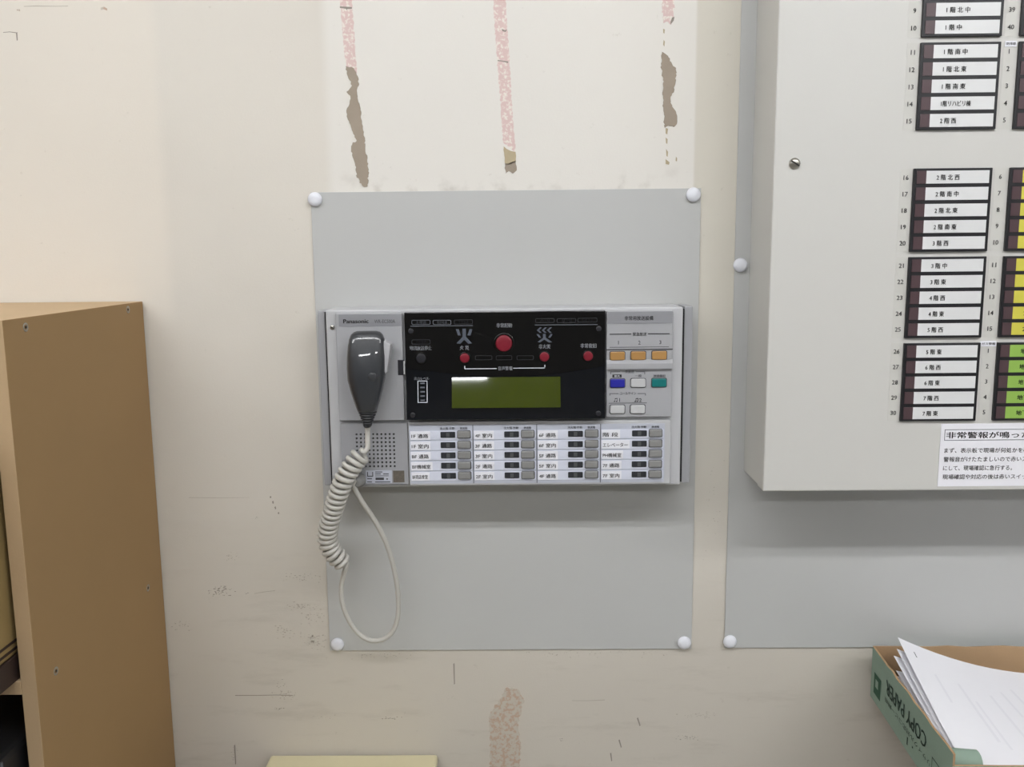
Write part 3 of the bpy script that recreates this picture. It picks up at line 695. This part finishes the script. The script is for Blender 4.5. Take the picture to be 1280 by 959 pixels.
tail = [Vector(at(x, y, d)) for x, y, d in ((429.5, 719, -.042), (426.8, 733, -.040), (427.2, 750, -.038), (432.5, 768, -.036), (442, 785, -.034), (453, 796, -.033), (465, 801.2, -.032), (477, 800, -.032), (488, 793, -.032), (495, 781, -.032), (498, 764, -.033), (497.3, 738, -.036), (491.5, 706, -.041), (482, 677, -.047), (468, 650, -.055), (455, 631, -.063), (446, 616, -.069), (442.5, 606, -.072), (444, 601, -.0725), (448, 600, -.069))]
bm = bmesh.new()
tube(bm, catmull(lead + helix[2:-2:2] + tail, 2), TR, 8)
obj('coiled_cord', bm, 'cord_white', mic, True, 'coiled off white cord')

# ------------------------------------------------------------------ alarm indicator cabinet
CF = -CABD
cab = thing('alarm_cabinet', (CABX+.35, -.04, CABZ), 'large light grey alarm cabinet with columns of numbered floor indicators', 'cabinet')
CX1, CZ1 = 1.32, 2.06
bbox('body', CABX+.001, CX1-.001, -PT, -.066, CABZ+.001, CZ1-.001, 'cabinet_grey', cab, .001)
door = bbox('door', CABX, CX1, -.0672, CF, CABZ, CZ1, 'cabinet_grey', cab, .0016)
s = screw(993, 204.5, CF, .0058, cab, .55)
YF = CF-.003
def group_rect(l, rr, t, b): return l, rr, b, t
gx0 = np.mean([at(x, y, CF)[0] for x, y in ((1151.1, 54), (1144.6, 164), (1141, 211.6), (1135.2, 316), (1134.3, 322), (1128.6, 429), (1124.5, 526.7))])
gx1 = np.mean([at(x, y, CF)[0] for x, y in ((1250.6, 52.7), (1243, 161), (1240.3, 209), (1232.3, 313), (1223.8, 427.7), (1217.3, 525))])
GW = gx1-gx0
g2 = np.mean([at(x, y, CF)[0] for x, y in ((1272.2, 52.7), (1262.1, 208.6), (1254.5, 313), (1253.3, 320), (1246, 421), (1246, 428), (1239, 525))])
gz = []
for yt, yb in ((None, 46.5), (53.4, 162.5), (210.4, 314.5), (320.8, 422), (428.4, 525.8)):
    b_ = at(1188, yb, CF)[2]; t_ = at(1188, yt, CF)[2] if yt else None; gz.append([t_, b_])
GH = np.mean([t-b for t, b in gz if t]); gz[0][0] = gz[0][1]+GH

COL1 = [['', '', '', '1 階 北 中', '1 階 中'], ['1 階 南 中', '1 階 北 東', '1 階 南 東', '1階リハビリ棟', '2 階 西'], ['2 階 北 西', '2 階 南 中', '2 階 北 東', '2 階 南 東', '3 階 西'],
        ['3 階 中', '3 階 東', '4 階 西', '4 階 東', '5 階 西'], ['5 階 東', '6 階 西', '6 階 東', '7 階 西', '7 階 東']]
NUM1 = [['', '', '', '9', '10']] + [[str(10+5*k+i) for i in range(1, 6)] for k in range(4)]
NUM2 = [['', '', '', '39', '40'], list('12345'), ['6', '7', '8', '9', '10'], ['11', '12', '13', '14', '15'], list('12345')]
COL2 = [[''] * 5, [''] * 5, ['', '', '1階', '2階', '2階'], ['地下', '地下', '地下', '2階', '2階'], ['地下'] * 3 + ['地下1', '地下1']]
UP = GW/98.5
def indicator(x0, zt, zb, names, nums, smat, numdx, tx):
    H = zt-zb
    fr_ = bbox('indicator_frame', x0, x0+GW, CF+.0005, YF, zb, zt, 'frame_black', cab, .0006)
    p = H/5.08
    tp = bbox('number_tape', x0+(numdx-7)*UP, x0-.3*UP, CF+.0002, CF-.0002, zb, zt, 'tape_cream', cab)
    for i in range(5):
        zc_ = zt-.04*p-(i+.5)*p
        zl, zh = zc_-.385*p, zc_+.385*p
        for nm, a, b, m in (('indicator_lamp', 3.6, 15.4, 'lamp_brown'), ('name_strip_'+smat, 15.4, 94.3, smat)):
            piece((nm), lambda: prism(bmesh.new(), [(a*UP, -.385*p), (b*UP, -.385*p), (b*UP, .385*p), (a*UP, .385*p)], .0002, -.0006), Vector((x0, YF, zc_)), m, fr_)
        if names[i]:
            wch = len(names[i].replace(' ', '')); ww = {2: 13, 3: 20, 4: 29}.get(wch, 37 if wch > 4 else 20)
            if smat != 'strip_white': ww = 13 if wch == 2 else 18
            text(names[i], (x0+tx*UP, x0+(tx+ww)*UP, zc_-.19*p, zc_+.15*p), YF-.0009, 'print_black', fr_, .018)
        if nums[i]:
            wn = 4.6 if len(nums[i]) > 1 else 2.2
            text(nums[i], (x0+(numdx-wn/2)*UP, x0+(numdx+wn/2)*UP, zc_-.14*p, zc_+.14*p), CF-.0006, 'print_grey', cab, .012, keep=True)
for k, (zt, zb) in enumerate(gz):
    indicator(gx0, zt, zb, COL1[k], NUM1[k], 'strip_white', -8.5 if k else -9, 28)
    indicator(g2, zt, zb, COL2[k], NUM2[k], ('strip_white', 'strip_white', 'strip_yellow', 'strip_yellow', 'strip_green')[k], -10.5, 29)
for b, s_ in (((1256, 51.5, 1270.5, 58.5), '防排煙'), ((1225, 426.5, 1245, 433), 'ガス警報')):
    q = rect(*b, CF); bbox('tape_label', *q[:2], CF+.0002, CF-.0009, *q[2:], 'label_paper', cab)
    text(s_, rect(b[0]+1.5, b[1]+1.5, b[2]-1.5, b[3]-1.8, CF), CF-.0012, 'print_black', cab, .01)

# notice taped to the cabinet door
q = rect(1174, 530.2, 1394, 608.2, CF); NX0 = q[0]; ZN1, ZN0 = at(1226, 529.5, CF)[2], at(1226, 607.7, CF)[2]
UPN = (ZN1-ZN0)/78.2; NX1 = NX0+.235
note = thing('notice_sheet', (NX0+.12, CF, ZN0), 'white paper notice with black handwriting style print, stuck to the lower cabinet door', 'notice')
bbox('sheet', NX0, NX1, CF-.0001, CF-.0006, ZN0, ZN1, 'paper_white', note)
def note_text(s, x, y, w_, h_, bold=.004, m='print_black'):
    text(s, (NX0+x*UPN, NX0+(x+w_)*UPN, ZN1-(y+h_)*UPN, ZN1-y*UPN), CF-.0009, m, note, bold)
note_text('非常警報が鳴ったら', 6.5, 10, 114, 8, .012)
for y, s, wd in ((31, 'まず、表示板で現場が何処かを確認し', 116), (42, '警報音がけたたましいので赤いスイッチを', 128), (53, 'にして、現場確認に急行する。', 84), (64, '現場確認や対応の後は赤いスイッチを', 116)):
    note_text(s, 5.2, y-1, wd, 6.2, .006, 'print_grey')
for x0, x1, y0, y1 in ((4.5, 150, 7, 7.6), (4.5, 150, 20, 20.6), (4.5, 5.1, 7, 20.6), (149.4, 150, 7, 20.6)):
    line(note, NX0+x0*UPN, NX0+x1*UPN, ZN1-y1*UPN, ZN1-y0*UPN, CF-.0009, 'print_dim')

# ------------------------------------------------------------------ particle board bookcase
BX, BD, BT = -.2035, -.2890, .0145
BZ = ZO+.4367
bc = thing('bookcase', (-.62, -.145, 0), 'raw brown fibreboard bookcase standing against the wall', 'bookcase')
BXL = -1.05
TT = .0155
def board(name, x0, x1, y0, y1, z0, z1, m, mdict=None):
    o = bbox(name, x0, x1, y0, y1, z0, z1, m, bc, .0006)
    me = o.data; me.materials.append(MATS['mdf_edge']); me.materials.append(MATS['mdf_top_lit'])
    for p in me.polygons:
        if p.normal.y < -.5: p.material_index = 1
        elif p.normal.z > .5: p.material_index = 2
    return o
board('side_board', BX-BT, BX, BD, -.002, 0, BZ, 'mdf_face')
board('side_board', BXL, BXL+BT, BD, -.002, 0, BZ, 'mdf_face')
board('top_board', BXL+BT, BX-BT, BD, -.002, BZ-TT, BZ, 'mdf_face')
for z in (ZO+.1, ZO-.26, ZO-.60, .05): board('shelf_board', BXL+BT, BX-BT, BD, -.012, z-.0065, z+.0065, 'mdf_face')
bbox('back_board', BXL+BT, BX-BT, -.0085, -.003, .05, BZ-TT, 'mdf_face', bc)
for y, z in ((-.2537, .4278), (-.0425, .4297), (-.2553, .1), (-.0439, .0998)):
    r_ = .0042; bm = revolve(bmesh.new(), 0, 0, [(r_, .0003), (r_, -.0002), (r_*.8, -.0004), (r_*.45, .0002)], 16)
    bmesh.ops.rotate(bm, verts=bm.verts, cent=(0, 0, 0), matrix=Matrix.Rotation(math.pi/2, 3, 'Z')); bmesh.ops.translate(bm, verts=bm.verts, vec=(BX, y, ZO+z))
    sc = obj('screw', bm, 'steel', bc, True)
    bm = bmesh.new(); box(bm, BX-.0001, BX+.0006, y-.0010, y+.0010, ZO+z-.0010, ZO+z+.0010); obj('screw_slot', bm, 'slot_dark', sc)
# things that stick out of its shelves
SH = ZO+.1065
fb = thing('storage_box', (-.33, -.24, SH), 'tan storage box with dark brown base sticking out of the bookcase shelf', 'box')
x1_ = BX-BT-.004
bbox('base', -.43, x1_, -.37, -.05, SH, SH+.024, 'box_brown', fb, .001)
bbox('body', -.429, x1_-.001, -.369, -.051, SH+.024, SH+.23, 'box_cream', fb, .003)
for z in (.029, .036): bbox('stripe', -.4295, x1_-.0004, -.3696, -.0505, SH+z, SH+z+.0025, 'box_brown', fb)
lo = ZO-.26+.0065
bg = thing('document_case', (-.30, -.22, lo), 'black document case sticking out below the storage box', 'case')
bbox('body', -.36, x1_-.003, -.36, -.06, lo, lo+.30, 'bag_black', bg, .006)
pp = [Vector((x1_-.003, -.335, lo+.004)), Vector((x1_-.002, -.325, lo+.15)), Vector((x1_-.003, -.318, lo+.298))]
bm = bmesh.new(); tube(bm, catmull(pp, 6), .0016, 6); obj('piping', bm, 'bag_edge', bg, True)

# ------------------------------------------------------------------ cream steel drawer unit below the console
ct = ZO-.1385
dx0, dx1 = at(338, 944.5, -.006)[0], at(547, 942.5, -.006)[0]
du = thing('drawer_unit', ((dx0+dx1)/2, -.2, 0), 'cream steel drawer unit top below the console panel', 'drawer unit')
bbox('body', dx0+.002, dx1-.002, -.36, -.006, 0, ct-.012, 'cream_steel', du, .003)
bbox('top', dx0, dx1, -.37, -.004, ct-.012, ct, 'cream_steel', du, .003)
for k in range(4):
    zc_ = .05+k*.18
    d_ = bbox('drawer', dx0+.008, dx1-.008, -.368, -.36, zc_, zc_+.172, 'cream_steel', du, .002)
    bbox('handle', (dx0+dx1)/2-.04, (dx0+dx1)/2+.04, -.382, -.368, zc_+.12, zc_+.132, 'steel', d_, .003)

# ------------------------------------------------------------------ carton of papers on a low cabinet
zt_, zb_ = ZO+.0107, ZO-.0533
RL = Vector((.6667, -.0200, 0)); FL = Vector((.6519, -.2550, 0)); RR = RL+Vector((.312, -.004, 0)); FR = FL+Vector((.312, -.006, 0))
sc_ = thing('low_cabinet', (1.05, -.2, 0), 'grey steel low cabinet under the carton', 'cabinet')
bbox('body', .76, 1.5, -.38, -.006, .04, zb_-.014, 'cabinet_grey', sc_, .003); bbox('top', .75, 1.51, -.39, -.004, zb_-.014, zb_, 'cabinet_grey', sc_, .003); bbox('plinth', .77, 1.49, -.36, -.02, 0, .04, 'frame_black', sc_)
for x in (.765, 1.132): 
    d_ = bbox('door', x, x+.363, -.386, -.38, .05, zb_-.02, 'cabinet_grey', sc_, .002); bbox('handle', x+.17, x+.19, -.396, -.386, .5, .6, 'steel', d_, .002)
carton = thing('paper_carton', ((RL.x+FR.x)/2, -.14, zb_), 'cut down pale green copy paper carton holding loose sheets', 'carton')
def slab(name, a, b, z0, z1, th, inward, parent, jag=0., m='carton_green', im='carton_brown', n=14):
    """upright cardboard wall from a to b; outer skin green, inner skin and torn top edge brown"""
    bm = bmesh.new(); d = (b-a); O, I = [], []
    random.seed(len(name))
    for k in range(n+1):
        p = a+d*(k/n); j = (random.uniform(-jag, jag) if 0 < k < n else 0)
        O.append((bm.verts.new((p.x, p.y, z0)), bm.verts.new((p.x, p.y, z1+j)))); q = p+inward*th
        I.append((bm.verts.new((q.x, q.y, z0)), bm.verts.new((q.x, q.y, z1+j+jag*.3))))
    of, inf = [], []
    for k in range(n):
        of.append(bm.faces.new((O[k][0], O[k+1][0], O[k+1][1], O[k][1])))
        inf.append(bm.faces.new((I[k][0], I[k][1], I[k+1][1], I[k+1][0]))); inf.append(bm.faces.new((O[k][1], O[k+1][1], I[k+1][1], I[k][1])))
        inf.append(bm.faces.new((O[k][0], I[k][0], I[k+1][0], O[k+1][0])))
    for k in (0, n): inf.append(bm.faces.new((O[k][0], O[k][1], I[k][1], I[k][0])))
    for f in inf: f.material_index = 1
    o = obj(name, bm, m, parent); o.data.materials.append(MATS[im]); return o
W3 = .0021
ls = slab('side_wall', RL, FL, zb_, zt_, W3, Vector((1, 0, 0)), carton, .0012)
slab('side_wall', RR, FR, zb_, zt_, W3, Vector((-1, 0, 0)), carton, .0012)
slab('rear_wall', RL+Vector((.0005, 0, 0)), RR, zb_, zt_+.0005, W3, Vector((0, -1, 0)), carton, .0009)
slab('front_wall', FL+Vector((.0005, 0, 0)), FR, zb_, zt_-.012, W3, Vector((0, 1, 0)), carton, .0006)
bm = bmesh.new(); vv = [bm.verts.new((p.x, p.y, z)) for z in (zb_+.0002, zb_+.003) for p in (RL+Vector((.003, -.003, 0)), FL+Vector((.003, .003, 0)), FR+Vector((-.003, .003, 0)), RR+Vector((-.003, -.003, 0)))]
bm.faces.new(vv[:4]); bm.faces.new(vv[4:][::-1])
for i in range(4): bm.faces.new((vv[i], vv[(i+1) % 4], vv[4+(i+1) % 4], vv[4+i]))
obj('bottom', bm, 'carton_brown', carton)
# folded-over front corner flap
bm = bmesh.new(); R0 = .011; n = 10; A, B = [], []
for k in range(n+1):
    t = math.pi*(k/n)
    y = FL.y+.004+R0-R0*math.cos(t); z = zt_-.014+R0*math.sin(t)
    A.append(bm.verts.new((FL.x+.004, y, z))); B.append(bm.verts.new((FL.x+.031, y-.001, z-.002)))
A.insert(0, bm.verts.new((FL.x+.004, FL.y+.004, zb_+.004))); B.insert(0, bm.verts.new((FL.x+.031, FL.y+.003, zb_+.004)))
for i in range(len(A)-1): bm.faces.new((A[i], A[i+1], B[i+1], B[i]))
obj('corner_flap', bm, 'carton_green', carton, True)
# print on the left side wall (upside down): frame runs from the front corner to the rear corner
ex = (RL-FL).normalized(); ez = Vector((0, 0, -1)); en = Vector((-1, ex.x*1.0, 0)).normalized()
def side_matrix(off=.0006):
    # u along ex from the front, v downwards from the top edge
    o = Vector((FL.x, FL.y, zt_)) + Vector((-ex.y, ex.x, 0)).normalized()*off
    M = Matrix.Identity(4)
    for i in range(3): M[i][0], M[i][1], M[i][2], M[i][3] = ex[i], ez[i], ex.cross(ez)[i], o[i]
    return M
SM = side_matrix()
LS = (RL-FL).length
text('COPY PAPER', (.062, .183, .016, .033), 0, 'carton_ink_dark', carton, .02, M=SM)
text('リサイクル対応コピー用紙', (.050, .185, .038, .044), 0, 'carton_ink_dark', carton, .0, M=SM)
def side_quad(name, u0, u1, v0, v1, m, off=.0005):
    bm = bmesh.new(); M = side_matrix(off); bm.faces.new([bm.verts.new(M @ Vector(p)) for p in ((u0, v0, 0), (u1, v0, 0), (u1, v1, 0), (u0, v1, 0))]); return obj(name, bm, m, carton)
side_quad('printed_block', .200, .2235, .027, .053, 'carton_ink')
side_quad('printed_block', .208, .2175, .033, .043, 'carton_green', .0008)
for u0, u1, v0, v1 in ((.028, .046, .030, .031), (.028, .046, .055, .056), (.028, .029, .030, .056), (.045, .046, .030, .056), (.033, .041, .040, .047), (.095, .098, .049, .051), (.110, .113, .047, .056)):
    side_quad('printed_mark', u0, u1, v0, v1, 'carton_ink_dark')

# papers in the carton: a ream, then single curled sheets
IL = FL+Vector((.006, .005, 0))
bm = bmesh.new(); box(bm, .6705, .966, -.243, -.030, zb_+.003, zb_+.030)
tag(obj('paper_ream', bm, 'paper_white', None), 'stack of white paper at the bottom of the green carton', 'paper stack')
mat('sheet_print', (236, 236, 242), .7, .01)
def sheet(name, c0, c1, c2, c3, dz, lift, label, group, m='paper_white', sag=.012):
    """c0 rear left, c1 rear right, c2 front right, c3 front left; the rear left corner curls up by lift"""
    bm = bmesh.new(); nu, nv = 18, 14; g_ = []
    for i in range(nu+1):
        u = i/nu; row = []
        for j in range(nv+1):
            v = j/nv; p = (c0*(1-u)+c1*u)*(1-v)+(c3*(1-u)+c2*u)*v
            z = dz + lift*max(0, 1-u*1.5)**2.0*(1-v)**1.3 + .004*max(0, 1-u)*v - sag*math.sin(math.pi*min(1, u*.8))*(1-v*.6)*.5
            row.append(bm.verts.new((p.x, p.y, z)))
        g_.append(row)
    top_ = [bm.faces.new((g_[i][j], g_[i+1][j], g_[i+1][j+1], g_[i][j+1])) for i in range(nu) for j in range(nv)]
    def pt(u, v):
        p = (c0*(1-u)+c1*u)*(1-v)+(c3*(1-u)+c2*u)*v
        return Vector((p.x, p.y, dz + lift*max(0, 1-u*1.5)**2.0*(1-v)**1.3 + .004*max(0, 1-u)*v - sag*math.sin(math.pi*min(1, u*.8))*(1-v*.6)*.5 + .0003))
    o = obj(name, bm, m, None, True); tag(o, label, 'paper', group); return o, pt
V2 = lambda x, y: Vector((x, y, 0))

ZTOP = zb_+.046
specs = [(V2(.672, -.075), V2(.966, -.06), V2(.962, -.235), V2(.664, -.246), ZTOP-.006, .020), (V2(.674, -.062), V2(.966, -.052), V2(.962, -.240), V2(.663, -.248), ZTOP-.004, .030),
         (V2(.680, -.056), V2(.966, -.05), V2(.962, -.24), V2(.664, -.249), ZTOP-.0025, .034)]
for k, (a, b, c, d, z, l) in enumerate(specs):
    sheet('paper_sheet', a, b, c, d, z, l, ('lowest white loose sheet in the carton, corner nearest the green side wall', 'white sheet with a low curled corner, second from the bottom of the fan', 'white sheet lying directly under the topmost sheet in the carton')[k], 'loose sheets under the top sheet in the carton')
top_sheet, tpt = sheet('paper_sheet', V2(.686, -.043), V2(.968, -.05), V2(.966, -.2505), V2(.6655, -.2525), ZTOP, .040, 'topmost white sheet with a raised corner in the green carton', 'papers in carton')

mat('print_ghost', (229, 229, 236), .7, 0)
for u0, u1, v0, v1, m in ((.045, .049, .09, .14, 'print_dim'), (.085, .089, .26, .50, 'print_ghost'), (.165, .170, .30, .80, 'print_ghost'), (.19, .193, .45, .86, 'print_ghost'), (.27, .275, .36, .78, 'print_ghost'), (.33, .334, .30, .55, 'print_ghost'), (.385, .39, .25, .60, 'print_ghost')):
    bm = bmesh.new(); q0 = None
    for k in range(9):
        v = v0+(v1-v0)*k/8; a_, b_ = bm.verts.new(tpt(u0, v)), bm.verts.new(tpt(u1 + (.006 if m == 'print_ghost' else 0), v))
        if q0: bm.faces.new((q0[0], q0[1], b_, a_))
        q0 = (a_, b_)
    obj('printed_line', bm, m, top_sheet)

flush_text()
